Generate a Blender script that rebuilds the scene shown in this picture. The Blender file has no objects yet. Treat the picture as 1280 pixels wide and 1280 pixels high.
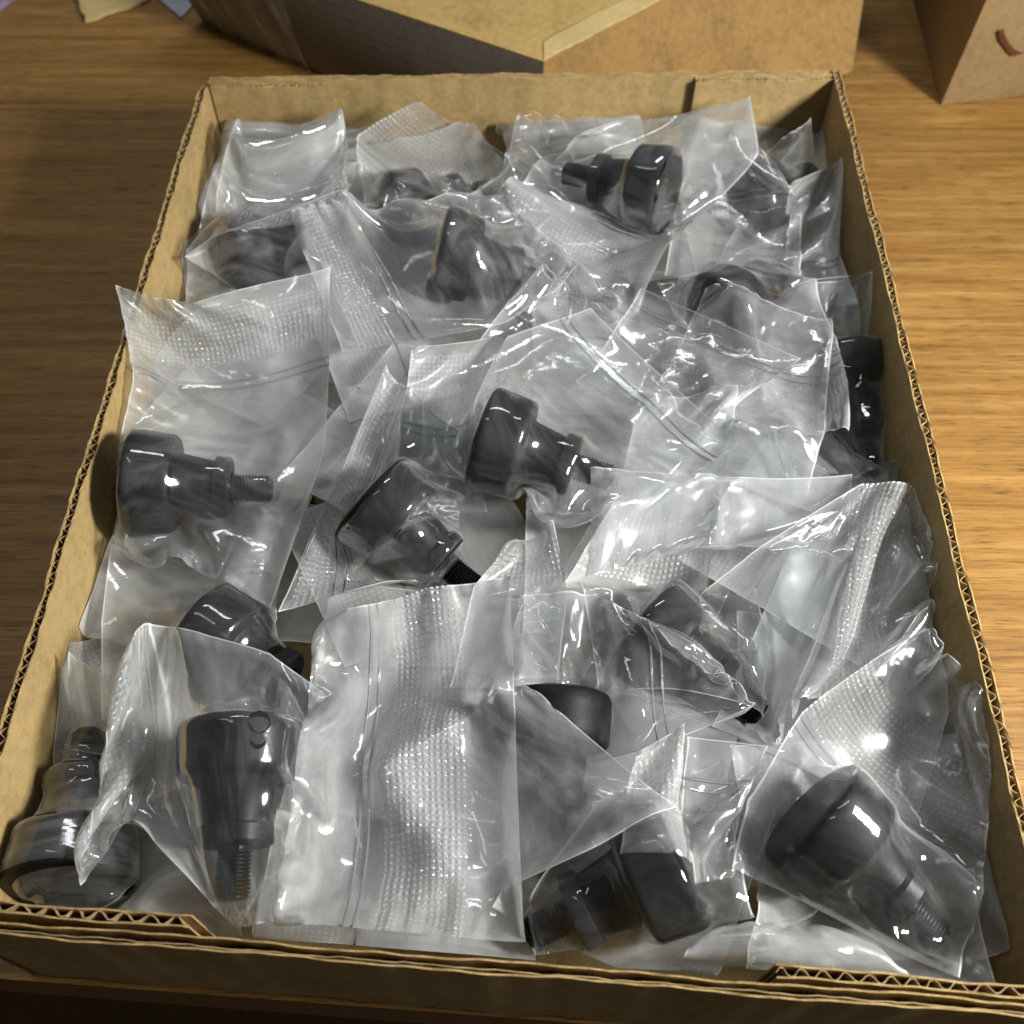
import bpy, math, random, time
import numpy as np
from mathutils import Vector
T0 = time.time()
S = bpy.context.scene
C = S.collection
rng = np.random.default_rng(7)
random.seed(7)

# ---------------------------------------------------------------- camera, world, lamps
PITCH, CZ, FPX = math.radians(56), 0.38, 1280.0
cam = bpy.data.objects.new('camera', bpy.data.cameras.new('camera'))
C.objects.link(cam); S.camera = cam
cam.location = (0, 0, CZ)
cam.rotation_euler = (math.radians(90) - PITCH, 0, 0)
cam.data.sensor_width = 36; cam.data.lens = 36
cam.data.clip_start = 0.01; cam.data.clip_end = 20
cam.data.dof.use_dof = True
cam.data.dof.focus_distance = 0.36
cam.data.dof.aperture_fstop = 13

w = bpy.data.worlds.new('World'); S.world = w; w.use_nodes = True
w.node_tree.nodes['Background'].inputs[0].default_value = (0.92, 0.95, 1.0, 1)
w.node_tree.nodes['Background'].inputs[1].default_value = 0.075
S.view_settings.view_transform = 'Standard'
S.view_settings.look = 'None'
S.view_settings.exposure = 0
S.view_settings.gamma = 1

def area(name, loc, target, sx, sy, power, col):
    l = bpy.data.lights.new(name, 'AREA'); l.shape = 'RECTANGLE'
    l.size = sx; l.size_y = sy; l.energy = power; l.color = col
    o = bpy.data.objects.new(name, l); C.objects.link(o)
    o.location = loc
    o.rotation_euler = (Vector(target) - Vector(loc)).to_track_quat('-Z', 'Y').to_euler()
    return o
area('key_lamp', (0.56, 0.06, 0.43), (0.02, 0.28, 0.0), 0.13, 0.13, 9.2, (1.0, 0.985, 0.945))
area('overhead_highlight_fill', (0.05, 1.15, 1.5), (0, 0.3, 0), 0.9, 0.09, 5.5, (0.95, 0.97, 1.0))  # added strip light without a known source, for streaks on the film
area('left_highlight_fill', (-0.5, 0.55, 1.5), (0, 0.3, 0), 0.06, 0.7, 1.0, (0.95, 0.97, 1.0))  # another added strip, for more variety in the film's reflections

cy = S.cycles
cy.max_bounces = 12; cy.transparent_max_bounces = 40
cy.diffuse_bounces = 7; cy.glossy_bounces = 2; cy.transmission_bounces = 8
cy.use_denoising = True
cy.caustics_reflective = False; cy.caustics_refractive = False
cy.sample_clamp_indirect = 4
cy.use_adaptive_sampling = True; cy.adaptive_threshold = 0.08

# ---------------------------------------------------------------- helpers
CP, SP = math.cos(PITCH), math.sin(PITCH)
def P(x, y, z):
    """where the line of sight through photo pixel (x, y) meets height z (metres)"""
    a = (x - 640) / FPX; b = (640 - y) / FPX
    d = np.array([a, CP + b * SP, -SP + b * CP])
    t = (z - CZ) / d[2]
    return np.array([0, 0, CZ]) + t * d

def tag(o, label=None, cat=None, group=None, kind=None):
    if label: o['label'] = label
    if cat: o['category'] = cat
    if group: o['group'] = group
    if kind: o['kind'] = kind
    return o
def empty(name, loc=(0, 0, 0)):
    o = bpy.data.objects.new(name, None); C.objects.link(o); o.location = loc
    o.empty_display_size = 0.01
    return o
def mesh(name, verts, faces, mat, parent=None, smooth=False, uvs=None):
    me = bpy.data.meshes.new(name)
    me.from_pydata([tuple(map(float, v)) for v in verts], [], faces)
    me.materials.append(mat)
    if smooth: me.shade_smooth()
    me.update()
    o = bpy.data.objects.new(name, me); C.objects.link(o)
    if parent is not None:
        o.parent = parent
        o.location = -Vector(parent.location)
    return o

# ---------------------------------------------------------------- materials
def newmat(name):
    m = bpy.data.materials.new(name); m.use_nodes = True
    nt = m.node_tree; nt.nodes.clear()
    out = nt.nodes.new('ShaderNodeOutputMaterial')
    return m, nt, out
class N:
    def __init__(s, nt): s.nt = nt
    def __call__(s, typ, ins=None, **props):
        n = s.nt.nodes.new(typ)
        for k, v in props.items(): setattr(n, k, v)
        for k, v in (ins or {}).items():
            sock = n.inputs[k]
            if hasattr(v, 'is_output') or isinstance(v, bpy.types.NodeSocket): s.nt.links.new(v, sock)
            else: sock.default_value = v
        return n
    def math(s, op, a, b=0.0, clamp=False):
        n = s('ShaderNodeMath', {0: a, 1: b}, operation=op, use_clamp=clamp); return n.outputs[0]
    def ramp(s, fac, stops, interp='LINEAR'):
        n = s('ShaderNodeValToRGB', {0: fac}); r = n.color_ramp; r.interpolation = interp
        while len(r.elements) < len(stops): r.elements.new(0.5)
        for e, (p, c) in zip(r.elements, stops):
            e.position = p; e.color = (c, c, c, 1) if isinstance(c, (int, float)) else (*c, 1)
        return n.outputs[0]

def wood():
    m, nt, out = newmat('desk_wood'); n = N(nt)
    g = n('ShaderNodeNewGeometry').outputs['Position']
    mp = n('ShaderNodeMapping', {0: g, 'Scale': (5, 120, 120), 'Rotation': (0, 0, math.radians(1.5))}).outputs[0]
    a = n('ShaderNodeTexNoise', {'Vector': mp, 'Scale': 1.6, 'Detail': 8, 'Roughness': 0.65, 'Distortion': 0.3}).outputs[0]
    mp2 = n('ShaderNodeMapping', {0: g, 'Scale': (30, 1100, 1100), 'Rotation': (0, 0, math.radians(1.5))}).outputs[0]
    b = n('ShaderNodeTexNoise', {'Vector': mp2, 'Scale': 1.0, 'Detail': 4, 'Roughness': 0.6}).outputs[0]
    mp3 = n('ShaderNodeMapping', {0: g, 'Scale': (2, 14, 14)}).outputs[0]
    c3 = n('ShaderNodeTexNoise', {'Vector': mp3, 'Scale': 1.5, 'Detail': 3}).outputs[0]
    base = n.ramp(a, [(0.30, (0.185, 0.088, 0.018)), (0.43, (0.27, 0.138, 0.032)), (0.56, (0.335, 0.180, 0.046)), (0.75, (0.44, 0.265, 0.085))])
    fine = n.ramp(b, [(0.3, 0.70), (0.5, 1.0), (0.7, 1.12)])
    mul = nt.nodes.new('ShaderNodeMixRGB'); mul.blend_type = 'MULTIPLY'; mul.inputs[0].default_value = 1
    nt.links.new(base, mul.inputs[1]); nt.links.new(fine, mul.inputs[2])
    mul2 = nt.nodes.new('ShaderNodeMixRGB'); mul2.blend_type = 'MULTIPLY'; mul2.inputs[0].default_value = 1
    nt.links.new(mul.outputs[0], mul2.inputs[1]); nt.links.new(n.ramp(c3, [(0.3, 0.85), (0.7, 1.1)]), mul2.inputs[2])
    # thin dark pores
    mp4 = n('ShaderNodeMapping', {0: g, 'Scale': (70, 1900, 1900)}).outputs[0]
    p4 = n('ShaderNodeTexNoise', {'Vector': mp4, 'Scale': 1.0, 'Detail': 2}).outputs[0]
    mul3 = nt.nodes.new('ShaderNodeMixRGB'); mul3.blend_type = 'MULTIPLY'; mul3.inputs[0].default_value = 1
    nt.links.new(mul2.outputs[0], mul3.inputs[1]); nt.links.new(n.ramp(p4, [(0.36, 0.4), (0.43, 1.0)]), mul3.inputs[2])
    bump = n('ShaderNodeBump', {'Strength': 0.15, 'Distance': 0.0004, 'Height': b}).outputs[0]
    bs = n('ShaderNodeBsdfPrincipled', {'Base Color': mul3.outputs[0], 'Roughness': n.ramp(b, [(0.3, 0.5), (0.7, 0.36)]), 'Normal': bump})
    nt.links.new(bs.outputs[0], out.inputs[0]); return m

def kraft(name, col, dark=0.75, band=None, rough=0.85):
    m, nt, out = newmat(name); n = N(nt)
    g = n('ShaderNodeNewGeometry').outputs['Position']
    a = n('ShaderNodeTexNoise', {'Vector': g, 'Scale': 260, 'Detail': 6, 'Roughness': 0.75}).outputs[0]
    f = n('ShaderNodeTexNoise', {'Vector': n('ShaderNodeMapping', {0: g, 'Scale': (1, 1, 3)}).outputs[0], 'Scale': 1400, 'Detail': 3}).outputs[0]
    b = n('ShaderNodeTexNoise', {'Vector': g, 'Scale': 28, 'Detail': 4}).outputs[0]
    mix = n.math('ADD', n.math('MULTIPLY', a, 0.5), n.math('ADD', n.math('MULTIPLY', b, 0.3), n.math('MULTIPLY', f, 0.2)))
    lo = tuple(c * dark for c in col); hi = tuple(min(1, c * 1.16) for c in col)
    colr = n.ramp(mix, [(0.40, lo), (0.5, col), (0.60, hi)])
    h = mix
    if band:      # the flutes telegraph through the liner as faint ribs
        axis, pitch = band
        sep = n('ShaderNodeSeparateXYZ', {0: g}).outputs[axis]
        wv = n.math('SINE', n.math('MULTIPLY', sep, 2 * math.pi / pitch))
        h = n.math('ADD', mix, n.math('MULTIPLY', wv, 0.12))
    bump = n('ShaderNodeBump', {'Strength': 0.5, 'Distance': 0.0006, 'Height': h}).outputs[0]
    bs = n('ShaderNodeBsdfPrincipled', {'Base Color': colr, 'Roughness': rough, 'Normal': bump, 'Specular IOR Level': 0.25})
    nt.links.new(bs.outputs[0], out.inputs[0]); return m

def film(name, haze, tint=(0.945, 0.965, 0.96), rough=0.09, wrinkle=1.0, cheap=False):
    """thin polythene: clear, hazy, glossy; UV 'film' is metres over the sheet, UV 'edge' = distance to side seal / mouth,
    attribute 'grip' is 1 in the knurled strip"""
    m, nt, out = newmat(name); n = N(nt)
    uv = n('ShaderNodeUVMap', uv_map='film').outputs[0]
    ed = n('ShaderNodeSeparateXYZ', {0: n('ShaderNodeUVMap', uv_map='edge').outputs[0]})
    grip = n('ShaderNodeAttribute', attribute_name='grip').outputs['Fac']
    # heights: draw lines + crumple + dots
    s1 = n('ShaderNodeTexNoise', {'Vector': n('ShaderNodeMapping', {0: uv, 'Scale': (40, 260, 1), 'Rotation': (0, 0, 0.2)}).outputs[0], 'Scale': 1.0, 'Detail': 2, 'Roughness': 0.6, 'Distortion': 0.6}).outputs[0]
    s2 = n('ShaderNodeTexNoise', {'Vector': uv, 'Scale': 42, 'Detail': 2 if cheap else 3, 'Roughness': 0.55, 'Distortion': 1.2}).outputs[0]
    s3 = n('ShaderNodeTexNoise', {'Vector': n('ShaderNodeMapping', {0: uv, 'Scale': (420, 60, 1), 'Rotation': (0, 0, -0.5)}).outputs[0], 'Scale': 1.0, 'Detail': 1, 'Distortion': 0.8}).outputs[0]
    sep = n('ShaderNodeSeparateXYZ', {0: uv})
    K = math.pi / 0.00195
    wp = n('ShaderNodeSeparateXYZ', {0: n('ShaderNodeTexNoise', {'Vector': uv, 'Scale': 150, 'Detail': 1}).outputs[1]})
    dots = n.math('MULTIPLY', n.math('SINE', n.math('MULTIPLY', n.math('ADD', sep.outputs[0], n.math('MULTIPLY', wp.outputs[0], 0.0016)), K)),
                  n.math('SINE', n.math('MULTIPLY', n.math('ADD', sep.outputs[1], n.math('MULTIPLY', wp.outputs[1], 0.0016)), K * 0.93)))
    dots = n.math('POWER', n.math('ABSOLUTE', dots), 1.5)
    dh = n.math('MULTIPLY', n.math('MULTIPLY', dots, grip), n.ramp(s2, [(0.35, 0.35), (0.6, 1.0)]))
    wr = n.math('ADD', n.math('MULTIPLY', s2, 0.55 * wrinkle), n.math('ADD', n.math('MULTIPLY', s1, 0.10 * wrinkle), n.math('MULTIPLY', s3, 0.03 * wrinkle)))
    height = n.math('ADD', n.math('MULTIPLY', wr, 0.0006), n.math('MULTIPLY', dh, 0.0009))
    if not cheap:
        # sharp creases: facets of crumpled film, only in patches
        wv = n('ShaderNodeVectorMath', {0: uv, 1: n('ShaderNodeVectorMath', {0: n('ShaderNodeTexNoise', {'Vector': uv, 'Scale': 30, 'Detail': 1}).outputs[1], 3: 0.02}, operation='SCALE').outputs[0]}, operation='ADD').outputs[0]
        vo = n('ShaderNodeTexVoronoi', {'Vector': n('ShaderNodeMapping', {0: wv, 'Scale': (1, 0.45, 1), 'Rotation': (0, 0, 0.5)}).outputs[0], 'Scale': 62}, feature='DISTANCE_TO_EDGE').outputs[0]
        cr = n.math('MULTIPLY', n.math('MINIMUM', vo, 0.16), n.ramp(n('ShaderNodeTexNoise', {'Vector': uv, 'Scale': 26, 'Detail': 1}).outputs[0], [(0.46, 0.0), (0.62, 1.0)]))
        height = n.math('ADD', height, n.math('MULTIPLY', cr, 0.0030 * wrinkle))
    if cheap: height = n.math('MULTIPLY', s2, 0.0005 * wrinkle)
    bump = n('ShaderNodeBump', {'Strength': 1.0, 'Distance': 1.0, 'Height': height}).outputs[0]
    # haze
    cloud = n('ShaderNodeTexNoise', {'Vector': n('ShaderNodeMapping', {0: uv, 'Scale': (1, 2.2, 1), 'Rotation': (0, 0, 0.5)}).outputs[0], 'Scale': 38, 'Detail': 4, 'Roughness': 0.62, 'Distortion': 1.5}).outputs[0]
    cl = n.ramp(cloud, [(0.34, 0.75), (0.7, 1.3)] if cheap else [(0.34, 0.35), (0.5, 1.0), (0.74, 3.0)])
    lw = n('ShaderNodeLayerWeight', {'Blend': 0.35}).outputs['Facing']
    hz = n.math('MULTIPLY', cl, n.math('ADD', haze, n.math('MULTIPLY', n.math('POWER', lw, 2.5), 0.45)))
    hz = n.math('ADD', hz, n.math('MULTIPLY', grip, n.math('ADD', 0.03, n.math('MULTIPLY', dots, 0.22))))
    seal = n.math('LESS_THAN', ed.outputs[0], 0.00045)
    lip = n.math('LESS_THAN', ed.outputs[1], 0.0003)
    soft = n.ramp(n.math('MULTIPLY', ed.outputs[0], 250.0), [(0.0, 0.16), (1.0, 0.0)])
    hz = n.math('ADD', n.math('ADD', hz, soft), n.math('MULTIPLY', n.math('MAXIMUM', seal, lip), 0.6), clamp=True)
    hz = n.math('MINIMUM', hz, 0.85)
    dif = n('ShaderNodeBsdfDiffuse', {'Color': (*tint, 1), 'Normal': bump})
    trl = n('ShaderNodeBsdfTranslucent', {'Color': (*tint, 1), 'Normal': bump})
    body = n('ShaderNodeMixShader', {0: 0.42, 1: dif.outputs[0], 2: trl.outputs[0]})
    tr = n('ShaderNodeBsdfTransparent', {'Color': (0.985, 0.99, 0.99, 1)})
    base = n('ShaderNodeMixShader', {0: hz, 1: tr.outputs[0], 2: body.outputs[0]})
    gl = n('ShaderNodeBsdfGlossy', {'Color': (1, 1, 1, 1), 'Roughness': rough, 'Normal': bump})
    fr = n('ShaderNodeFresnel', {'IOR': 1.5, 'Normal': bump}).outputs[0]
    fr = n.math('MINIMUM', n.math('MULTIPLY', fr, 0.5 if cheap else 1.15), 0.28)
    fin = n('ShaderNodeMixShader', {0: fr, 1: base.outputs[0], 2: gl.outputs[0]})
    nt.links.new(fin.outputs[0], out.inputs[0]); return m

def black_plastic(name, col, rough):
    m, nt, out = newmat(name); n = N(nt)
    g = n('ShaderNodeTexCoord').outputs['Object']
    a = n('ShaderNodeTexNoise', {'Vector': g, 'Scale': 900, 'Detail': 3}).outputs[0]
    b = n('ShaderNodeTexNoise', {'Vector': g, 'Scale': 90, 'Detail': 4}).outputs[0]
    bump = n('ShaderNodeBump', {'Strength': 0.25, 'Distance': 0.0003, 'Height': a}).outputs[0]
    bs = n('ShaderNodeBsdfPrincipled', {'Base Color': n.ramp(b, [(0.3, tuple(c * 0.7 for c in col)), (0.7, tuple(c * 1.3 for c in col))]),
           'Roughness': n.ramp(b, [(0.3, rough - 0.08), (0.7, rough + 0.1)]), 'Normal': bump, 'Specular IOR Level': 0.2})
    nt.links.new(bs.outputs[0], out.inputs[0]); return m
def plain(name, col, rough=0.7):
    m, nt, out = newmat(name); n = N(nt)
    g = n('ShaderNodeNewGeometry').outputs['Position']
    b = n('ShaderNodeTexNoise', {'Vector': g, 'Scale': 120, 'Detail': 5}).outputs[0]
    bs = n('ShaderNodeBsdfPrincipled', {'Base Color': n.ramp(b, [(0.3, tuple(c * 0.8 for c in col)), (0.7, tuple(min(1, c * 1.15) for c in col))]), 'Roughness': rough})
    nt.links.new(bs.outputs[0], out.inputs[0]); return m

M = dict(
    wood=wood(),
    liner=kraft('kraft_liner', (0.43, 0.30, 0.128), band=None),
    liner_rib=kraft('kraft_liner_ribbed', (0.43, 0.30, 0.128), band=(1, 0.0046)),
    flute=kraft('kraft_fluting', (0.40, 0.29, 0.15)),
    box=kraft('carton_side_shade_kraft', (0.29, 0.175, 0.06), dark=0.7),  # carton sides darkened in colour so they look less lit
    box_shade=kraft('carton_grey_shade_kraft', (0.30, 0.255, 0.195), dark=0.85),  # same carton, left face: its shade is put into the colour
    box_top_lit=kraft('carton_top_lit_kraft', (0.52, 0.355, 0.125), dark=0.72),  # lighter copy for the carton top, the light on it painted in
    box_tan=kraft('carton_tan', (0.25, 0.17, 0.08), dark=0.75),
    tape=kraft('paper_tape', (0.60, 0.45, 0.20), dark=0.9, rough=0.6),
    film_low=film('polythene_film_low', 0.30, rough=0.32, wrinkle=0.8, cheap=True),
    film_back_clear=film('polythene_film_back_clear', 0.13, rough=0.16, wrinkle=0.9, cheap=True),
    film_back=film('polythene_film_back', 0.29, rough=0.28, wrinkle=0.7, cheap=True),
    film=film('polythene_film', 0.050, wrinkle=0.75),
    film_clear=film('polythene_film_clear', 0.036, rough=0.04, wrinkle=0.85),
    film_haze=film('polythene_film_milky', 0.105, rough=0.08, wrinkle=0.6),
    black=black_plastic('black_plastic', (0.004, 0.0042, 0.0046), 0.45),
    steel=black_plastic('black_oxide_steel', (0.010, 0.010, 0.011), 0.38),
    slot=plain('deep_black', (0.003, 0.003, 0.003), 0.9),
    zip=plain('zip_ridge', (0.75, 0.78, 0.79), 0.25),
    paper=plain('white_paper', (0.42, 0.44, 0.5), 0.7),
    purple=plain('purple_card', (0.30, 0.24, 0.36), 0.6),
    mark=plain('red_brown_mark', (0.09, 0.022, 0.008), 0.6),
    floor=plain('floor', (0.16, 0.085, 0.025), 0.6),
)
def zipmat():
    m, nt, out = newmat('zip_ridge_clear'); n = N(nt)
    t = n('ShaderNodeBsdfTransparent'); d = n('ShaderNodeBsdfDiffuse', {'Color': (0.8, 0.83, 0.84, 1)})
    a = n('ShaderNodeMixShader', {0: 0.16, 1: t.outputs[0], 2: d.outputs[0]})
    g = n('ShaderNodeBsdfGlossy', {'Roughness': 0.12}); f = n('ShaderNodeFresnel', {'IOR': 1.5}).outputs[0]
    b = n('ShaderNodeMixShader', {0: f, 1: a.outputs[0], 2: g.outputs[0]})
    nt.links.new(b.outputs[0], out.inputs[0]); return m
M['zip'] = zipmat()

# ---------------------------------------------------------------- desk and floor
# the desk is cut short in front of the tray to shape a dark strip
dl, dr = 0.0625 + 0.069 * 1.04, 0.0625 - 0.069 * 1.56
v = [(-1.2, dl, 0), (1.4, dr, 0), (1.4, 1.6, 0), (-1.2, 1.6, 0), (-1.2, dl, -0.03), (1.4, dr, -0.03), (1.4, 1.6, -0.03), (-1.2, 1.6, -0.03)]
f = [(0, 1, 2, 3), (7, 6, 5, 4), (0, 4, 5, 1), (1, 5, 6, 2), (2, 6, 7, 3), (3, 7, 4, 0)]
desk = tag(mesh('desk', v, f, M['wood']), kind='structure', label='brown wood-grain desk top under the cardboard tray')
desk.data.materials.append(M['floor']); desk.data.polygons[2].material_index = 1      # front face coloured dark to stand in for shade
tag(mesh('floor', [(-3, -3, -0.72), (3, -3, -0.72), (3, 3, -0.72), (-3, 3, -0.72)], [(0, 1, 2, 3)], M['floor']), kind='structure')

# ---------------------------------------------------------------- cardboard tray
RIM = 0.07
BL = np.array([-0.1585, 0.4775]); BR = np.array([0.1690, 0.4840])
FL = np.array([-0.1650, 0.0650]); FR = np.array([0.1555, 0.0410])
TH = 0.0036
tray = empty('cardboard_tray', (0, 0.27, 0.0))
tag(tray, 'open corrugated cardboard tray full of bagged knobs', 'tray')

def noise1(x, seed):
    return (math.sin(x * 91 + seed) + 0.6 * math.sin(x * 233 + seed * 2.1) + 0.4 * math.sin(x * 611 + seed * 3.7)) / 2
def board(name, a, b, z0, z1, nrm, th=TH, pitch=0.0046, recess=0.0003, rough=0.0003, slit=False, seed=1.0, mat=None, top_fn=None):
    """a corrugated board standing from a to b; nrm points to its second liner; the wavy medium shows on top"""
    a = np.array(a, float); b = np.array(b, float); nrm = np.array(nrm, float)
    L = np.linalg.norm(b - a); t = (b - a) / L
    n = max(4, int(L / 0.0022)); lt = 0.00055
    V, F = [], []
    def top(x): return z1 + (top_fn(x / L) if top_fn else 0) + rough * noise1(x, seed)
    wob = lambda x, s: 0.00055 * noise1(x * 0.7, s)
    for side in (0, 1):
        off = len(V)
        for i in range(n + 1):
            x = L * i / n
            o0 = 0 if side == 0 else th - lt
            for k in (0, 1):
                p = a + t * x + nrm * (o0 + k * lt + wob(x, seed + side))
                zt = top(x) + 0.00045 * noise1(x * 2.3, seed + 5 * side + k)
                V += [(p[0], p[1], z0), (p[0], p[1], zt)]
        for i in range(n):
            q = off + i * 4; r = q + 4
            F += [(q, r, r + 1, q + 1), (q + 2, q + 3, r + 3, r + 2), (q + 1, r + 1, r + 3, q + 3), (q, q + 2, r + 2, r)]
        F += [(off, off + 1, off + 3, off + 2), (off + 4 * n, off + 4 * n + 2, off + 4 * n + 3, off + 4 * n + 1)]
    ob = mesh(name, V, F, mat or M['liner'], tray)
    V, F = [], []
    if slit:
        seg = n; pts = [(L * i / n, th / 2 + 0.0003 * noise1(L * i / n * 3, seed)) for i in range(n + 1)]
    else:
        k = max(2, int(L / pitch * 6)); pts = []
        for i in range(k + 1):
            x = L * i / k; ph = 2 * math.pi * x / pitch
            y = th / 2 + (th / 2 - lt * 1.05) * max(-1, min(1, (1.2 + .4 * noise1(x * 2, seed)) * math.sin(ph + 0.9 * math.sin(x * 60 + seed) + .5 * math.sin(x * 171))))
            pts.append((x, y))
    for x, y in pts:
        for dy in (-0.00018, 0.00018):
            p = a + t * x + nrm * (y + dy)
            zt = top(x) - (0.004 if slit else recess) + 0.0002 * noise1(x * 4, seed + 9)
            V += [(p[0], p[1], max(z0, zt - 0.02)), (p[0], p[1], zt)]
    for i in range(len(pts) - 1):
        q = i * 4; r = q + 4
        F += [(q, r, r + 1, q + 1), (q + 2, q + 3, r + 3, r + 2), (q + 1, r + 1, r + 3, q + 3)]
    fl = mesh('fluting', V, F, M['flute'], None)
    fl.parent = ob; fl.location = (0, 0, 0)
    return ob
def unit(v): v = np.array(v, float); return v / np.linalg.norm(v)
def inward(a, b):
    t = unit(np.array(b) - np.array(a)); n = np.array([-t[1], t[0]])
    c = np.array([0, 0.27]) - (np.array(a) + np.array(b)) / 2
    return n if n @ c > 0 else -n
# corner notch: left wall dips at its back end
nL, nR, nB, nF = inward(FL, BL), inward(FR, BR), inward(BL, BR), inward(FL, FR)
board('side_wall', FL, BL, 0.0005, RIM, nL, seed=1.3, mat=M['liner_rib'], rough=0.0004,
      top_fn=lambda s: -0.004 * max(0, (s - 0.975) / 0.025))
board('side_wall', FR, BR, 0.0005, RIM, nR, seed=4.1, mat=M['liner_rib'], rough=0.0004)
tB = unit(BR - BL); tF = unit(FR - FL)
board('back_wall', BL + tB * TH, BR - tB * TH, 0.0005, RIM, nB, seed=7.7, slit=True, pitch=0.005)
board('front_wall', FL + tF * (TH + .0003) , FR - tF * (TH + .0003), 0.0005, RIM, nF, seed=2.2, slit=True, rough=0.0006)
# inner tabs folded in from the side walls
def along(p, t, d, n, o): return p + t * d + n * o
board('corner_tab', along(BL, tB, TH + .001, nB, TH + .0006), along(BL, tB, 0.066, nB, TH + .0006), 0.001, RIM - 0.0012, nB, th=0.003, seed=3.3, mat=M['liner'])
board('corner_tab', along(BR, -tB, 0.075, nB, TH + .0006), along(BR, -tB, TH + .001, nB, TH + .0006), 0.001, RIM - 0.0008, nB, th=0.003, seed=5.9)
board('corner_tab', along(FL, tF, TH + .001, nF, TH + .0022), along(FL, tF, 0.072, nF, TH + .0022), 0.001, RIM - 0.001, nF, th=0.0035, pitch=0.0075, seed=8.3, rough=0.0007)
board('corner_tab', along(FR, -tF, 0.082, nF, TH + .0014), along(FR, -tF, TH + .001, nF, TH + .0014), 0.001, RIM - 0.0005, nF, th=0.0035, pitch=0.0062, seed=6.1, rough=0.0007)
q = [FL + (nL + nF) * .001, FR + (nR + nF) * .001, BR + (nR + nB) * .001, BL + (nL + nB) * .001]
mesh('tray_floor', [(p[0], p[1], z) for z in (0.0006, 0.0036) for p in q],
     [(3, 2, 1, 0), (4, 5, 6, 7), (0, 1, 5, 4), (1, 2, 6, 5), (2, 3, 7, 6), (3, 0, 4, 7)], M['liner'], tray)

# ---------------------------------------------------------------- things behind the tray
def prism(name, bot, top, mat, parent, mats=None, bulge=0.0, nsub=10, topmat=0):
    """a carton: bottom and top rings of (x, y, z); side faces subdivided so that they can bow"""
    V, F, MI = [], [], []
    k = len(bot)
    for s in range(k):
        b0, b1, t0, t1 = map(np.array, (bot[s], bot[(s + 1) % k], top[s], top[(s + 1) % k]))
        e = b1 - b0; nr = unit([e[1], -e[0], 0])
        off = len(V)
        for j in range(nsub + 1):
            for i in range(nsub + 1):
                u, vv = i / nsub, j / nsub
                p = (b0 * (1 - u) + b1 * u) * (1 - vv) + (t0 * (1 - u) + t1 * u) * vv
                p = p + nr * bulge * math.sin(math.pi * u) * math.sin(math.pi * vv)
                V.append(p)
        for j in range(nsub):
            for i in range(nsub):
                a = off + j * (nsub + 1) + i
                F.append((a, a + 1, a + nsub + 2, a + nsub + 1)); MI.append((mats or {}).get(s, 0))
    off = len(V); V += [np.array(p) for p in top] + [np.array(p) for p in bot]
    F.append(tuple(range(off, off + k))); MI.append(topmat)
    F.append(tuple(range(off + 2 * k - 1, off + k - 1, -1))); MI.append(0)
    o = mesh(name, V, F, mat, parent)
    if mats: o.data.materials.append(M['box_shade']); o.data.materials.append(M['box_top_lit']); o.data.polygons.foreach_set('material_index', MI)
    return o
carton = empty('carton', (0.02, 0.60, 0))
tag(carton, 'brown carton with taped top standing corner-on behind the tray', 'box')
h = 0.0705
bot = [(0.016, 0.4935, .0005), (0.214, 0.590, .0005), (0.05, 0.80, .0005), (-0.205, 0.648, .0005)]
top = [(0.0165, 0.4905, h), (0.226, 0.668, h + .004), (0.03, 0.86, h), (-0.222, 0.628, h)]
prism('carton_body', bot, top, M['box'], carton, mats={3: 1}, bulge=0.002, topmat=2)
# top flap and paper tape on it
a, b = np.array(top[0]), np.array(top[1]); d = unit(b - a); pr = np.array([-d[1], d[0], 0])
V, F = [], []
for i in range(25):
    s = i / 24
    for wd, dz in ((0.001, -.0008), (0.001, .0004), (0.014, .0004), (0.014, -.0008)):
        p = a + d * (0.001 + s * 0.24) + pr * (min(wd, 0.001 + s * 0.24 * 1.1) + 0.0006 * math.sin(s * 40)); V.append((p[0], p[1], p[2] + dz + 0.0001 * math.sin(s * 23)))
for i in range(24):
    q0 = i * 4
    F += [(q0, q0 + 4, q0 + 5, q0 + 1), (q0 + 1, q0 + 5, q0 + 6, q0 + 2), (q0 + 2, q0 + 6, q0 + 7, q0 + 3)]
F += [(0, 1, 2, 3), (99, 98, 97, 96)]
mesh('edge_tape', V, F, M['tape'], carton)
# clear tape wrapped round the left end of the carton
lf0, lf1 = np.array(bot[3]), np.array(bot[0]); tf0, tf1 = np.array(top[3]), np.array(top[0])
e = unit(lf1 - lf0); nrm = np.array([e[1], -e[0], 0])
V, F, uvs = [], [], []
nx, nz = 40, 16
for j in range(nz + 1):
    for i in range(nx + 1):
        u = 0.05 + 0.32 * i / nx; vv = 0.02 + 0.96 * j / nz
        p = (lf0 * (1 - u) + lf1 * u) * (1 - vv) + (tf0 * (1 - u) + tf1 * u) * vv
        V.append(p + nrm * (0.0035 + 0.0016 * math.sin(u * 70 + vv * 3) + 0.0008 * math.sin(u * 190 + 5 * vv)))
        uvs.append((u * 0.3, vv * 0.07))
F = [(j * (nx + 1) + i, j * (nx + 1) + i + 1, (j + 1) * (nx + 1) + i + 1, (j + 1) * (nx + 1) + i) for j in range(nz) for i in range(nx)]
tp = mesh('clear_tape', V, F, M['film_clear'], carton, smooth=True)
for nm in ('film', 'edge'):
    l = tp.data.uv_layers.new(name=nm)
    l.data.foreach_set('uv', np.array([(uvs[lp.vertex_index] if nm == 'film' else (1, 1)) for lp in tp.data.loops], dtype=np.float32).ravel())

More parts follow.
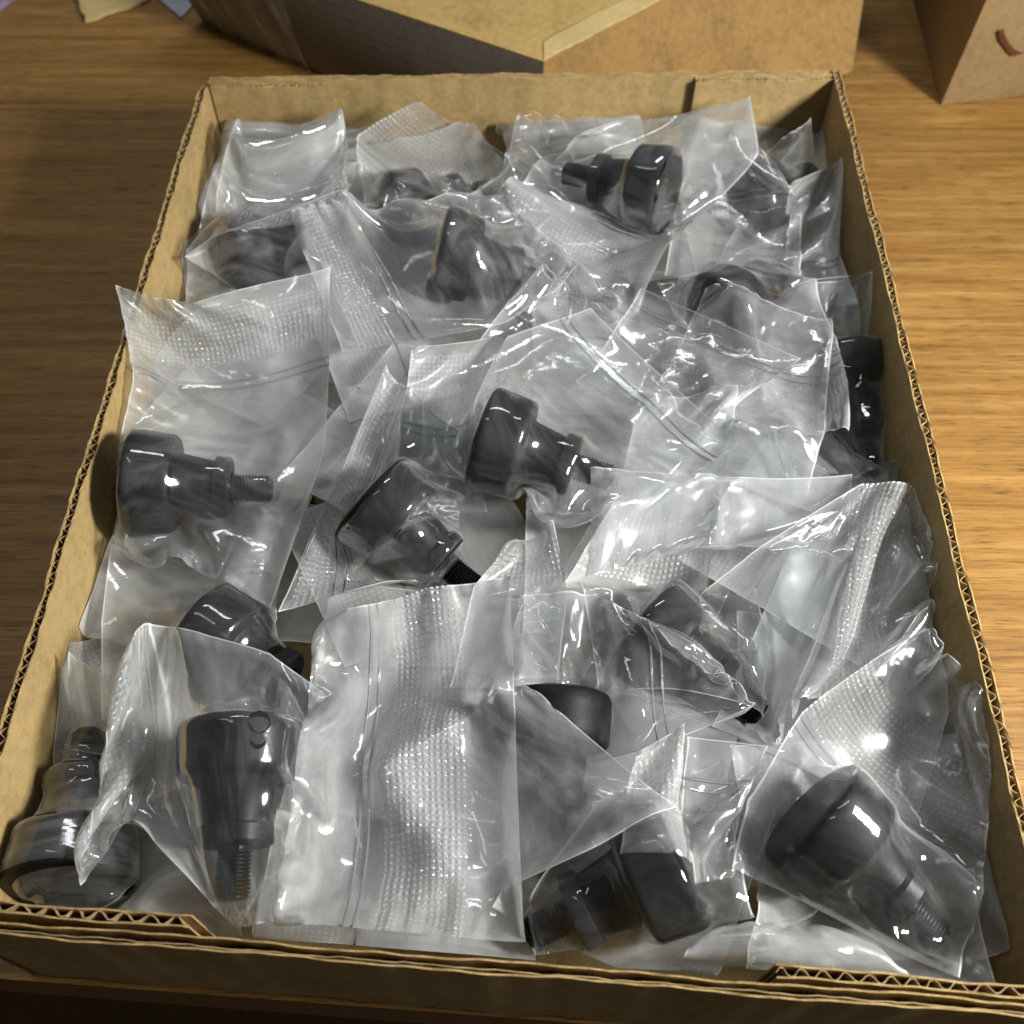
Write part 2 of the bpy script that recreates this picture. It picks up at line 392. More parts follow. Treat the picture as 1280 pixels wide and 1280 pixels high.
c2 = empty('carton', (0.33, 0.63, 0))
tag(c2, 'tan carton with a red-brown mark at the right back of the desk', 'box')
bot = [(0.2620, 0.556, .0005), (0.42, 0.584, .0005), (0.42, 0.76, .0005), (0.277, 0.76, .0005)]
top = [(0.2650, 0.552, 0.13), (0.42, 0.575, 0.13), (0.42, 0.76, 0.13), (0.270, 0.76, 0.13)]
prism('carton_body', bot, top, M['box_tan'], c2, bulge=0.002)
V, F = [], []
ctrl = [(1248, 34), (1250, 44), (1255, 52), (1261, 60), (1267, 64), (1274, 63)]
for k, (x, y) in enumerate(ctrl):
    b = (640 - y) / FPX; a = (x - 640) / FPX; dd = np.array([a, CP + b * SP, -SP + b * CP])
    # meet the carton's front plane
    p0 = np.array(bot[0]); ee = np.array(bot[1]) - p0; up = np.array(top[0]) - p0; nn = unit(np.cross(ee, up))
    t = ((p0 - np.array([0, 0, CZ])) @ nn) / (dd @ nn); p = np.array([0, 0, CZ]) + t * dd - nn * (-1) * 0.0 
    nn = nn if nn[1] < 0 else -nn
    p = p + nn * 0.0028
    ww = (0.0012, 0.0015, 0.0013, 0.0015, 0.0018, 0.0008)[k]
    V += [tuple(p + unit(up) * ww * 0.7 + unit(ee) * ww), tuple(p - unit(up) * ww * 0.7 - unit(ee) * ww * 0.6)]
F = [(2 * i, 2 * i + 1, 2 * i + 3, 2 * i + 2) for i in range(len(ctrl) - 1)]
mesh('stain_mark', V, F, M['mark'], c2)

def scrap(name, pts, th, mat, label, cat, seed):
    V, F = [], []
    k = len(pts)
    for z in (0.0004, 0.0004 + th):
        for p in pts: V.append((p[0], p[1], z + 0.0006 * abs(math.sin(p[0] * 300 + seed))))
    F = [tuple(range(k - 1, -1, -1)), tuple(range(k, 2 * k))] + [(i, (i + 1) % k, k + (i + 1) % k, k + i) for i in range(k)]
    return tag(mesh(name, V, F, mat), label, cat)
def jag(pts, n, amp, seed):
    r = random.Random(seed); out = []
    for i in range(len(pts)):
        a = np.array(pts[i]); b = np.array(pts[(i + 1) % len(pts)])
        for j in range(n): out.append(a + (b - a) * j / n + np.array([r.uniform(-amp, amp), r.uniform(-amp, amp)]) * (j > 0))
    return out
G = lambda x, y: P(x, y, 0.002)[:2]
scrap('cardboard_scrap', jag([G(97, -6), G(107, 27), G(183, 1), G(215, -40), G(120, -60)][::1], 6, 0.0012, 3), 0.002, M['tape'],
      'torn piece of light brown cardboard at the left back of the desk', 'cardboard scrap', 1)
scrap('paper_slip', [G(188, -12), G(226, 21), G(240, 5), G(232, -40)], 0.0006, M['paper'],
      'bluish white paper corner beside the big carton', 'paper', 2)
scrap('card_sleeve', [G(-40, 40), G(19, -4), G(10, -40), G(-90, -20)], 0.004, M['purple'],
      'pale purple card at the far left corner of the desk', 'card', 3)

# ---------------------------------------------------------------- knobs
PROFILE = [(0, 0.0), (0.0002, .0125), (0.0004, .0160), (.0012, .0172), (.0030, .0176), (.0060, .0176), (.0150, .0168), (.0178, .0165), (.0188, .0157),
           (.0192, .0112), (.0205, .0104), (.0290, .0092), (.0335, .0086)]
KS, KA = 1.17, 0.97        # girth and length of the knobs against their drawn profile
KLEN = .056 * KA
def knob_radius(t):
    """outer radius along the axis (vectorised) for the film to rest on"""
    return KS * np.interp(np.asarray(t) / KA, [-.001, .0, .003, .0185, .0210, .034, .0345, .040, .0405, .056, .057],
                        [.010, .0165, .0180, .0168, .0112, .0092, .0106, .0106, .0060, .0055, .003])
def lathe(prof, n=40):
    V, F = [], []
    for t, r in prof:
        for k in range(n):
            a = 2 * math.pi * k / n; V.append((r * math.cos(a), r * math.sin(a), t))
    m = len(prof)
    for j in range(m - 1):
        for k in range(n):
            F.append((j * n + k, j * n + (k + 1) % n, (j + 1) * n + (k + 1) % n, (j + 1) * n + k))
    F.append(tuple(range(n - 1, -1, -1))); F.append(tuple((m - 1) * n + k for k in range(n)))
    return V, F
def mk(name, V, F, mat, smooth=True):
    me = bpy.data.meshes.new(name); me.from_pydata(V, [], F); me.materials.append(mat)
    if smooth: me.shade_smooth(); me.set_sharp_from_angle(angle=math.radians(38))
    return me
V, F = lathe(PROFILE[1:], 48); head_me = mk('head', V, F, M['black'])
# hex-cornered flange collar
V, F = [], []
prof = [(.0335, .0075), (.0337, .0094), (.0345, .0102), (.0395, .0102), (.0402, .0094), (.0404, .0055)]
n = 48
for t, r in prof:
    for k in range(n):
        a = 2 * math.pi * k / n; V.append((r * math.cos(a), r * math.sin(a), t))
for j in range(len(prof) - 1):
    for k in range(n): F.append((j * n + k, j * n + (k + 1) % n, (j + 1) * n + (k + 1) % n, (j + 1) * n + k))
collar_me = mk('collar', V, F, M['steel'])
# threaded stud: one helical groove
V, F = [], []; n = 20; turns = 12; steps = turns * n; p = .00125
prof = []
V = []; z0 = .0403
for j in range(steps + 1):
    a = 2 * math.pi * j / n
    for rr, dz in ((.00385, 0), (.0047, .45 * p), (.0047, .6 * p)):
        V.append((rr * math.cos(a), rr * math.sin(a), z0 + p * j / n + dz))
for j in range(steps):
    q0 = j * 3; q1 = q0 + 3
    F += [(q0, q1, q1 + 1, q0 + 1), (q0 + 1, q1 + 1, q1 + 2, q0 + 2)]
    if j + n <= steps: F.append((q0 + 2, q1 + 2, q1 + 3 * n, q0 + 3 * n))
c0 = len(V)
for t, r in ((z0 - .0002, .0038), (z0 + p * turns + .001, .0038), (z0 + p * turns + .0014, .0030)):
    for k in range(n): V.append((r * math.cos(2 * math.pi * k / n), r * math.sin(2 * math.pi * k / n), t))
for j in range(2):
    for k in range(n): F.append((c0 + j * n + k, c0 + j * n + (k + 1) % n, c0 + (j + 1) * n + (k + 1) % n, c0 + (j + 1) * n + k))
F.append(tuple(c0 + 2 * n + k for k in range(n)))
stud_me = mk('stud', V, F, M['steel'])
# keyhole slot in the side of the head
V, F = [], []
for (cx, r, c) in ((.0045, .0030, 14), (.0105, .0021, 12)):
    off = len(V)
    for hgt in (.0140, .0183):
        for k in range(c): V.append((cx_ := hgt if hgt < .015 else (hgt - .0003 - (cx - .003) * .05), r * math.sin(2 * math.pi * k / c), cx + r * 1.25 * math.cos(2 * math.pi * k / c)))
    for k in range(c): F.append((off + k, off + (k + 1) % c, off + c + (k + 1) % c, off + c + k))
    F.append(tuple(off + c + k for k in range(c)))
slot_me = mk('keyhole', V, F, M['slot'], False)

KNOBS = []
def knob(head, tail, label, slot=None):
    """head / tail: world points of the head's face centre and of the axis further on"""
    a = np.array(head, float); ax = unit(np.array(tail) - a)
    r = empty('screw_knob', a); tag(r, label, 'knob')
    r.rotation_mode = 'QUATERNION'; 
    q = Vector(ax).to_track_quat('Z', 'Y')
    if slot is not None:
        from mathutils import Quaternion
        lc = q.inverted() @ (Vector((0, 0, CZ)) - Vector(a))       # the slot is on the side that faces up and forward
        q = q @ Quaternion((0, 0, 1), math.atan2(lc.y, lc.x) + slot)
    r.rotation_quaternion = q
    parts = [('head', head_me), ('collar', collar_me), ('stud', stud_me)] + ([('keyhole', slot_me)] if slot is not None else [])
    for nm, me in parts:
        o = bpy.data.objects.new(nm, me); C.objects.link(o); o.parent = r
    r.scale = (KS, KS, KA)
    KNOBS.append((a, ax))
    return KNOBS[-1]
def K(hx, hy, hz, tx, ty, tz, label, slot=None):
    return knob(P(hx, hy, hz / 1000), P(tx, ty, tz / 1000), label, slot)

# ---------------------------------------------------------------- heap height field
GX0, GY0, CELL = -0.20, 0.03, 0.002
NXC, NYC = 200, 240
gx = GX0 + (np.arange(NXC) + .5) * CELL; gy = GY0 + (np.arange(NYC) + .5) * CELL
XX, YY = np.meshgrid(gx, gy, indexing='ij')
H = np.full((NXC, NYC), 0.004)
def sampleH(x, y):
    i = np.clip(((x - GX0) / CELL).astype(int), 0, NXC - 1); j = np.clip(((y - GY0) / CELL).astype(int), 0, NYC - 1)
    return H[i, j]
def splat(pts):
    i = np.clip(((pts[:, 0] - GX0) / CELL).astype(int), 1, NXC - 2); j = np.clip(((pts[:, 1] - GY0) / CELL).astype(int), 1, NYC - 2)
    G_ = np.zeros_like(H)
    np.maximum.at(G_, (i, j), pts[:, 2])
    G2 = G_.copy()
    for dx, dy in ((1, 0), (-1, 0), (0, 1), (0, -1), (1, 1), (-1, -1), (1, -1), (-1, 1)): G2 = np.maximum(G2, np.roll(np.roll(G_, dx, 0), dy, 1))
    np.maximum(H, np.where(G_ > 0, G_, G2 - 0.0006), out=H)
PENDING = []
_fields = {}
def knob_field(k, sign):
    """height of the knob's upper (+1) or lower (-1) surface over the grid, nan outside"""
    key = (id(k), sign)
    if key in _fields: return _fields[key]
    a, ax = k; out = np.full((NXC, NYC), np.nan)
    h2 = ax[:2]; hl = max(1e-6, np.linalg.norm(h2)); u = h2 / hl
    dx, dy = XX - a[0], YY - a[1]
    s_ = dx * u[0] + dy * u[1]; lat = np.abs(-dx * u[1] + dy * u[0])
    for it in range(3):
        t = s_ / hl if it == 0 else np.clip(s_ * hl + (z_ - a[2]) * ax[2], 0, KLEN)
        t = np.clip(t, 0, KLEN); r = knob_radius(np.clip(t, .0005, KLEN - .0005))
        hh_ = np.sqrt(np.maximum(r * r - lat * lat, 0)); z_ = a[2] + ax[2] * t + sign * hh_ / max(.35, math.sqrt(1 - ax[2] ** 2))
    ok = (lat < r) & (s_ > -.004) & (s_ < KLEN * hl + .004)
    out[ok] = z_[ok]; _fields[key] = out
    return out
def splat_knob(k):
    for q in list(PENDING):
        if q is k: PENDING.remove(q)
    a, ax = k
    ts = np.linspace(0, KLEN, 44); rs = knob_radius(ts)
    pts = []
    side = unit(np.cross(ax, [0, 0, 1])) if abs(ax[2]) < .99 else np.array([1., 0, 0]); upv = np.cross(side, ax)
    for t, r in zip(ts, rs):
        for ph in np.linspace(0, 2 * math.pi, 26, endpoint=False):
            for rr in (r, r * .5): pts.append(a + ax * t + rr * (side * math.cos(ph) + upv * math.sin(ph)))
    splat(np.array(pts))
# inner faces of the tray as half-planes (x, y, inward normal)
INNER = [(FL + nL * (TH + .0006), nL), (FR + nR * (TH + .0006), nR), (BL + nB * (TH + .004), nB), (FL + nF * (TH + .0062), nF)]

# ---------------------------------------------------------------- bags
def solve(A, B, rest, k, only_short=False, only_long=False):
    d = B - A
    l = np.sqrt(np.einsum('...i,...i->...', d, d)) + 1e-9
    c = (l - rest) / l
    if only_short: c = np.minimum(c, 0)
    if only_long: c = np.maximum(c, 0)
    d *= (0.5 * k * c)[..., None]
    A += d; B -= d

def bag(label, rows, knobs=(), z=45, mat='film', slack=(1.05, 1.05), grip=(0.70, 0.93), zipv=0.64, res=0.0018, steps=80, iters=7,
        pin=0.25, grav=0.00008, puff=0.00009, over=False, zipn=2, group=None):
    """rows run from the sealed bottom to the mouth; each row is 2 or 3 photo pixels (x, y[, z mm]) from one side seal to the other"""
    R = []
    for row in rows:
        pr_ = []
        for p in row:
            zz = (p[2] if len(p) > 2 else z) / 1000
            pr_.append(P(p[0], p[1], zz))
        if len(pr_) == 2: pr_ = [pr_[0], (pr_[0] + pr_[1]) / 2, pr_[1]]
        R.append(pr_)
    R = np.array(R)                                     # nr,3,3
    seg = np.linalg.norm(np.diff(R, axis=0), axis=2).mean(1); Lr = seg.sum()
    Wd = (np.linalg.norm(R[:, 1] - R[:, 0], axis=1) + np.linalg.norm(R[:, 2] - R[:, 1], axis=1)).mean()
    W, L = Wd * (1 + (slack[0] - 1) * .4), Lr * (1 + (slack[1] - 1) * .4)
    nu = int(np.clip(round(W / res), 10, 56)) + 1; nv = int(np.clip(round(L / res), 10, 60)) + 1
    sv = np.concatenate([[0], np.cumsum(seg)]) / Lr
    vv = np.linspace(0, 1, nv); uu = np.linspace(0, 1, nu)
    tmp = np.stack([[np.interp(vv, sv, R[:, c, k]) for k in range(3)] for c in range(3)])   # 3c,3k,nv
    ini = np.stack([np.stack([np.interp(uu, [0, .5, 1], tmp[:, k, j]) for k in range(3)], -1) for j in range(nv)])  # nv,nu,3
    # smooth initial shape a little, keep the outline
    for _ in range(3):
        ini[1:-1] = .25 * ini[:-2] + .5 * ini[1:-1] + .25 * ini[2:]
    lr = np.random.default_rng(abs(hash(label)) % 1000 if False else sum(map(ord, label)))
    nz = lr.normal(0, 1, (nv // 4 + 3, nu // 4 + 3))
    fy = np.linspace(0, nz.shape[0] - 1.001, nv); fx = np.linspace(0, nz.shape[1] - 1.001, nu)
    iy, ix = fy.astype(int), fx.astype(int); ty, tx = (fy - iy)[:, None], (fx - ix)[None]
    bump = (nz[iy][:, ix] * (1 - ty) * (1 - tx) + nz[iy + 1][:, ix] * ty * (1 - tx) + nz[iy][:, ix + 1] * (1 - ty) * tx + nz[iy + 1][:, ix + 1] * ty * tx)
    EDG = ini.copy(); ini = ini.copy(); ini[..., 2] += bump * 0.0005
    X = np.stack([ini, ini]).astype(np.float64)         # 0 = upper sheet, 1 = lower sheet
    eu = np.minimum(uu, 1 - uu)[None] * 2; ev = np.minimum(1, vv * 5)[:, None]
    sep0 = 0.0006 + 0.0022 * np.minimum(1, eu * 3) * ev
    X[0, ..., 2] += sep0; X[1, ..., 2] -= sep0 * .5
    pins = [(int(round(s * (nv - 1))), c * (nu - 1) // 2, R[i, c]) for i, s in enumerate(sv) for c in (0, 2)]
    pj = np.array([p[0] for p in pins]); pi_ = np.array([p[1] for p in pins]); pp = np.array([p[2] for p in pins])
    du, dv = W / (nu - 1), L / (nv - 1); dg = math.hypot(du, dv)
    ceil_lo = np.full((NXC, NYC), 9.0)
    for q in PENDING: ceil_lo = np.fmin(ceil_lo, knob_field(q, -1))
    others = [q for q in PENDING if not any(q is o for o in knobs)]
    ceil_up = np.full((NXC, NYC), 9.0)
    for q in others: ceil_up = np.fmin(ceil_up, knob_field(q, -1))
    def smp(Fd, x, y):
        return Fd[np.clip(((x - GX0) / CELL).astype(int), 0, NXC - 1), np.clip(((y - GY0) / CELL).astype(int), 0, NYC - 1)]
    if knobs:
        tp_ = np.full((NXC, NYC), -1.0)
        for q in knobs: tp_ = np.fmax(tp_, knob_field(q, 1))
        X[0, ..., 2] = np.maximum(X[0, ..., 2], smp(tp_, X[0, ..., 0], X[0, ..., 1]) + .0004)
    X[1, ..., 2] = np.minimum(X[1, ..., 2], smp(ceil_lo, X[1, ..., 0], X[1, ..., 1]) - .0004)
    prev = X.copy()
    jz = int(zipv * (nv - 1)) if zipv else None
    for st in range(steps):
        vel = (X - prev) * 0.90; prev = X.copy()
        X += vel; X[..., 2] -= grav
        # puff along sheet normal
        if st % 2 == 0:
            gu = np.gradient(X, axis=2); gv = np.gradient(X, axis=1)
            nm = np.cross(gu, gv); nm /= (np.linalg.norm(nm, axis=-1, keepdims=True) + 1e-12)
            if np.mean(nm[0, ..., 2]) < 0: nm = -nm
            pf = puff * (1 if st < steps * .7 else .3)
            env = (np.minimum(1, (1 - vv / max(zipv or 1, .05)) * 4).clip(0, 1) if zipv else np.ones(nv))[:, None, None]
            X[0] += nm[0] * pf * env; X[1] -= nm[1] * pf * env
        for it in range(iters):
            solve(X[:, :, 0:-1:2], X[:, :, 1::2][:, :, :X[:, :, 0:-1:2].shape[2]], du, 1.0)
            solve(X[:, :, 1:-1:2], X[:, :, 2::2], du, 1.0)
            solve(X[:, 0:-1:2], X[:, 1::2][:, :X[:, 0:-1:2].shape[1]], dv, 1.0)
            solve(X[:, 1:-1:2], X[:, 2::2], dv, 1.0)
            solve(X[:, :-1:2, :-1], X[:, 1::2, 1:][:, :X[:, :-1:2].shape[1]], dg, 0.5)
            solve(X[:, 1:-1:2, :-1], X[:, 2::2, 1:], dg, 0.5)
            solve(X[:, :-1:2, 1:], X[:, 1::2, :-1][:, :X[:, :-1:2].shape[1]], dg, 0.5)
            solve(X[:, 1:-1:2, 1:], X[:, 2::2, :-1], dg, 0.5)
            if it % 2 == 0:
                solve(X[:, :, :-2], X[:, :, 2:], 2 * du, 0.5, only_short=True)
                solve(X[:, :-2], X[:, 2:], 2 * dv, 0.5, only_short=True)
                if nu > 12: solve(X[:, :, :-6], X[:, :, 6:], 5.85 * du, 0.35, only_short=True)
                if nv > 12: solve(X[:, :-6], X[:, 6:], 5.85 * dv, 0.35, only_short=True)
            # seals
            for sl in ((slice(None), 0), (slice(None), -1), (0, slice(None))):
                m_ = (X[0][sl] + X[1][sl]) / 2; X[0][sl] = m_; X[1][sl] = m_
            if jz:
                m_ = (X[0, jz] + X[1, jz]) / 2; X[0, jz] = .5 * X[0, jz] + .5 * m_; X[1, jz] = .5 * X[1, jz] + .5 * m_
            # pins
            for s_ in (0, 1):
                dlt = pp - X[s_, pj, pi_]; dlt[:, 2] *= .35
                X[s_, pj, pi_] += dlt * pin
            for s_ in (0, 1):
                for sl in ((slice(None), 0), (slice(None), -1), (-1, slice(None)), (0, slice(None))):
                    dlt = EDG[sl] - X[s_][sl]; dlt[:, 2] *= .25
                    X[s_][sl] += dlt * .3
            if it % 2 == 1 or it == iters - 1:
                for (a, ax) in knobs:
                    dd = X - a; t = dd @ ax; rad = dd - t[..., None] * ax; rl = np.linalg.norm(rad, axis=-1) + 1e-9
                    rr = knob_radius(t) + .0004
                    ins = (t > -.0008) & (t < KLEN + .0012) & (rl < rr)
                    endp = np.minimum(t + .0008, KLEN + .0012 - t)
                    radial = ins & ((rr - rl) <= endp + .002)
                    ins[1] = False; radial[1] = False
                    X[radial] += (rad[radial] / rl[radial][:, None]) * (rr[radial] - rl[radial])[:, None]
                    ax_in = ins & ~radial
                    sg = np.where(t[ax_in] < KLEN / 2, -(t[ax_in] + .0008), KLEN + .0012 - t[ax_in])
                    X[ax_in] += ax * sg[:, None]
                for q0, nn in INNER:
                    dist = (X[..., 0] - q0[0]) * nn[0] + (X[..., 1] - q0[1]) * nn[1]
                    bad = (dist < 0) & (X[..., 2] < (RIM + .0005 if over else 9))
                    m2 = bad & ((X[..., 2] < RIM - .008) | (not over))
                    X[..., 0][m2] -= dist[m2] * nn[0]; X[..., 1][m2] -= dist[m2] * nn[1]
                    lift = bad & ~m2
                    X[..., 2][lift] = RIM + .0007
                hh = sampleH(X[..., 0], X[..., 1])
                lo = hh[1] + .0004; X[1, ..., 2] = np.where(X[1, ..., 2] < lo, X[1, ..., 2] + .6 * (lo - X[1, ..., 2]), X[1, ..., 2])
                lo = hh[0] + .0007; X[0, ..., 2] = np.where(X[0, ..., 2] < lo, X[0, ..., 2] + .6 * (lo - X[0, ..., 2]), X[0, ..., 2])
                X[1, ..., 2] = np.minimum(X[1, ..., 2], smp(ceil_lo, X[1, ..., 0], X[1, ..., 1]) - .0004)
                if others: X[0, ..., 2] = np.minimum(X[0, ..., 2], smp(ceil_up, X[0, ..., 0], X[0, ..., 1]) - .0002)
    splat(X[0].reshape(-1, 3))
    # ---- meshes
    root = empty('zip_bag', tuple(X[1].mean((0, 1))[:2]) + (float(X[1, ..., 2].min()),))
    tag(root, label, 'plastic bag', group)
    idx = np.arange(nu * nv).reshape(nv, nu)
    quads = np.stack([idx[:-1, :-1], idx[:-1, 1:], idx[1:, 1:], idx[1:, :-1]], -1).reshape(-1, 4)
    U, Vv = np.meshgrid(uu * W, vv * L)
    E0, E1 = np.minimum(U, W - U), L - Vv
    sm = lambda x: np.clip(x, 0, 1)
    if grip:
        gm = sm((vv - grip[0]) / .02) * sm((grip[1] - vv) / .02)
        gm = np.repeat(gm[:, None], nu, 1)
    else: gm = np.zeros((nv, nu))
    for s_, nm_ in ((0, 'front_film'), (1, 'back_film')):
        me = bpy.data.meshes.new(nm_)
        fc = quads if s_ == 0 else quads[:, ::-1]
        pts = X[s_].reshape(-1, 3)
        me.from_pydata(pts.tolist(), [], fc.tolist()); me.materials.append(M[mat if s_ == 0 or mat == 'film_low' else ('film_back_clear' if mat == 'film_clear' else 'film_back')]); me.shade_smooth()
        loops = np.empty(len(me.loops), dtype=np.int32); me.loops.foreach_get('vertex_index', loops)
        off = (0 if s_ == 0 else .013)
        for un, (a_, b_) in (('film', (U.ravel() + off, Vv.ravel())), ('edge', (E0.ravel(), E1.ravel()))):
            l_ = me.uv_layers.new(name=un)
            l_.data.foreach_set('uv', np.stack([a_[loops], b_[loops]], -1).astype(np.float32).ravel())
        at = me.attributes.new('grip', 'FLOAT', 'POINT'); at.data.foreach_set('value', gm.ravel().astype(np.float32))
        o = bpy.data.objects.new(nm_, me); C.objects.link(o); o.parent = root; o.location = -Vector(root.location)
        sb = o.modifiers.new('smooth', 'SUBSURF'); sb.levels = 1; sb.render_levels = 1; sb.boundary_smooth = 'PRESERVE_CORNERS'
        sb.uv_smooth = 'NONE'
    if zipv:
        # two pressed ridges of the zip
        V, F = [], []
        for kz in range(zipn):
            fz = zipv * (nv - 1) + kz * 1.6 * (0.0021 / dv); j0 = min(int(fz), nv - 2); tz = fz - j0
            line = X[0, j0] * (1 - tz) + X[0, j0 + 1] * tz
            line = np.concatenate([line[:1], (line[:-2] + 2 * line[1:-1] + line[2:]) / 4, line[-1:]])
            gu = np.gradient(line, axis=0); gu /= np.linalg.norm(gu, axis=1, keepdims=True) + 1e-12
            gv = X[0, j0 + 1] - X[0, j0]; gv /= np.linalg.norm(gv, axis=1, keepdims=True) + 1e-12
            nn = np.cross(gu, gv); nn *= np.sign(nn[:, 2:3].mean() or 1)
            off = len(V); c = 6
            for i in range(len(line)):
                for k in range(c):
                    a_ = 2 * math.pi * k / c
                    V.append(line[i] + nn[i] * (.0002 + .00032 * math.sin(a_)) + gv[i] * .00042 * math.cos(a_))
            for i in range(len(line) - 1):
                for k in range(c):
                    F.append((off + i * c + k, off + i * c + (k + 1) % c, off + (i + 1) * c + (k + 1) % c, off + (i + 1) * c + k))
        mesh('zip_track', V, F, M['zip'], root, smooth=True)
    return X

# ---------------------------------------------------------------- knobs one can see, placed first so that what lies under them is pressed down
vk1 = K(290, 325, 38, 345, 305, 36, 'black knob dim inside the folded bag in the back left corner')
vk2 = K(490, 268, 36, 560, 250, 34, 'black knob in shade behind the frosted strip at the back')
vk3 = K(930, 255, 39, 985, 240, 39, 'black knob in the back right corner, hardly visible')
vk4 = K(1055, 450, 36, 1082, 560, 30, 'black knob in the shaded bag by the right wall')
vk5 = K(890, 400, 47, 960, 350, 43, 'black knob under glossy folds right of the middle, towards the back')
vk6 = K(838, 240, 62, 700, 215, 55, 'large black knob with its stud to the left, in the bag at the back right')
vk7 = K(545, 312, 61, 655, 345, 49, 'black knob tilted upright in the pale bag behind the middle')
vk8 = K(252, 785, 41, 320, 830, 39, 'black knob showing dark between the left bags')
vk9 = K(160, 602, 57, 345, 612, 49, 'large black knob with its stud to the right, in the bag on the left')
vk10 = K(460, 620, 57, 540, 690, 45, 'black knob half covered by bright folds, left of the middle')
vk11 = K(600, 545, 63, 765, 598, 57, 'black knob with its stud pointing right, in the central bag')
vk12 = K(800, 775, 43, 870, 830, 39, 'black knob under the glossy triangular sheet right of the middle')
vk13 = K(690, 870, 49, 690, 1000, 43, 'black knob with a straight edge behind the triangular sheet')
vk14 = K(85, 1110, 41, 100, 1000, 39, 'black knob in shade in the front left corner')
vk15 = K(855, 1075, 53, 740, 1130, 45, 'black knob under creased film at the front, right of the middle')
vk16 = K(1010, 1010, 59, 1120, 1120, 49, 'large black knob under bright reflections in the puffed bag at the front right')
vk17 = K(303, 905, 59, 290, 1120, 51, 'black knob with a keyhole slot, head up and stud down, in the front left bag', -0.25)
for q in KNOBS: PENDING.append(q)
NVIS = len(KNOBS)

# ---------------------------------------------------------------- the heap: lower layer first
low_labels = {}
rr_ = random.Random(11)
cols = (-.118, -.040, .040, .118); rows_ = (.100, .152, .204, .256, .308, .360, .412, .450)
XN = ('by the left wall', 'left of the middle', 'right of the middle', 'by the right wall')
YN = ('first row from the front', 'second row', 'third row', 'fourth row', 'fifth row', 'sixth row', 'seventh row', 'back row')
for j, y in enumerate(rows_):
    for i, x in enumerate(cols):
        up = (i + j) % 2
        an = rr_.choice((0, math.pi)) * 0 + (math.pi * ((i + (j // 2)) % 2)) + rr_.uniform(-.5, .5)
        c_, s_ = math.cos(an), math.sin(an)
        a = np.array([x * .93 + rr_.uniform(-.003, .003) - .02 * c_, y + rr_.uniform(-.003, .003) - .02 * s_, .0215])
        a[0] = min(max(a[0], -.136 if c_ > 0 else -.095), .136 if c_ < 0 else .095)
        ax_ = unit([c_, s_, -.12]); tt = np.linspace(.002, KLEN - .002, 9); hit = False
        for (b_, bx_) in KNOBS[:NVIS]:
            d_ = np.linalg.norm((a + ax_ * tt[:, None])[:, None] - (b_ + bx_ * tt[:, None])[None], axis=2)
            if (d_ < knob_radius(tt)[:, None] + knob_radius(tt)[None] - .001).any(): hit = True
        if hit: continue
        k = knob(a, a + np.array([c_, s_, -.12]),
                 'black knob deep under the bags, %s, %s' % (XN[i], YN[j]))
        splat_knob(k)
def lowbag(label, x, y, w_, l_, ang, zz=36, **kw):
    """a bag lying lower in the heap, given in tray coordinates (metres)"""
    c, s = math.cos(ang), math.sin(ang)
    rows = []
    for v in (-.5, .0, .5):
        row = []
        for u in (-.5, .5):
            X_ = np.array([x + c * u * w_ - s * v * l_, y + s * u * w_ + c * v * l_, zz / 1000])
            d = X_ - np.array([0, 0, CZ]); zc = d[1] * CP - d[2] * SP; yc = d[1] * SP + d[2] * CP
            row.append((640 + FPX * d[0] / zc, 640 - FPX * yc / zc, zz))
        rows.append(row)
    kw.setdefault('mat', 'film_low')
    return bag(label, rows, res=.0036, steps=30, iters=5, zipn=1, **kw)
LB = [(-.11, .13, .3), (-.035, .12, -.2), (.045, .125, .15), (.112, .14, -.1), (-.105, .21, 1.4), (-.02, .20, .4), (.06, .215, -.5), (.113, .24, .1),
      (-.10, .30, -.3), (-.015, .29, 1.2), (.07, .31, .5), (.118, .33, 0.0), (-.10, .40, .2), (-.02, .385, -.5), (.05, .41, 1.5), (.11, .425, .1)]
LBN = ['at the front left corner of the tray floor', 'at the front, left of the middle', 'at the front, right of the middle', 'at the front right corner of the tray',
       'by the left wall, one third back', 'left of the middle, one third back', 'right of the middle, one third back', 'by the right wall, halfway back',
       'by the left wall, two thirds back', 'in the very middle of the tray', 'right of the middle, two thirds back', 'by the right wall, two thirds back',
       'in the back left corner', 'at the back, left of the middle', 'at the back, right of the middle', 'in the back right corner']
for (x, y, a), nm in zip(LB, LBN):
    lowbag('crumpled bag deep in the heap ' + nm, x, y, .062, .088, a)

XM = ('by the left wall', 'left of the middle', 'right of the middle', 'by the right wall')
YM = ('front row', 'second row', 'third row', 'fourth row', 'fifth row', 'sixth row', 'back row')
for j in range(7):
    for i in range(4):
        lowbag('milky bag halfway down in the heap, %s, %s' % (YM[j], XM[i]), (-.118, -.04, .04, .122)[i] + rr_.uniform(-.006, .006), .096 + .058 * j + rr_.uniform(-.006, .006),
               .072, .088, rr_.uniform(-.6, .6) + 1.5 * ((i + j) % 2), zz=42)

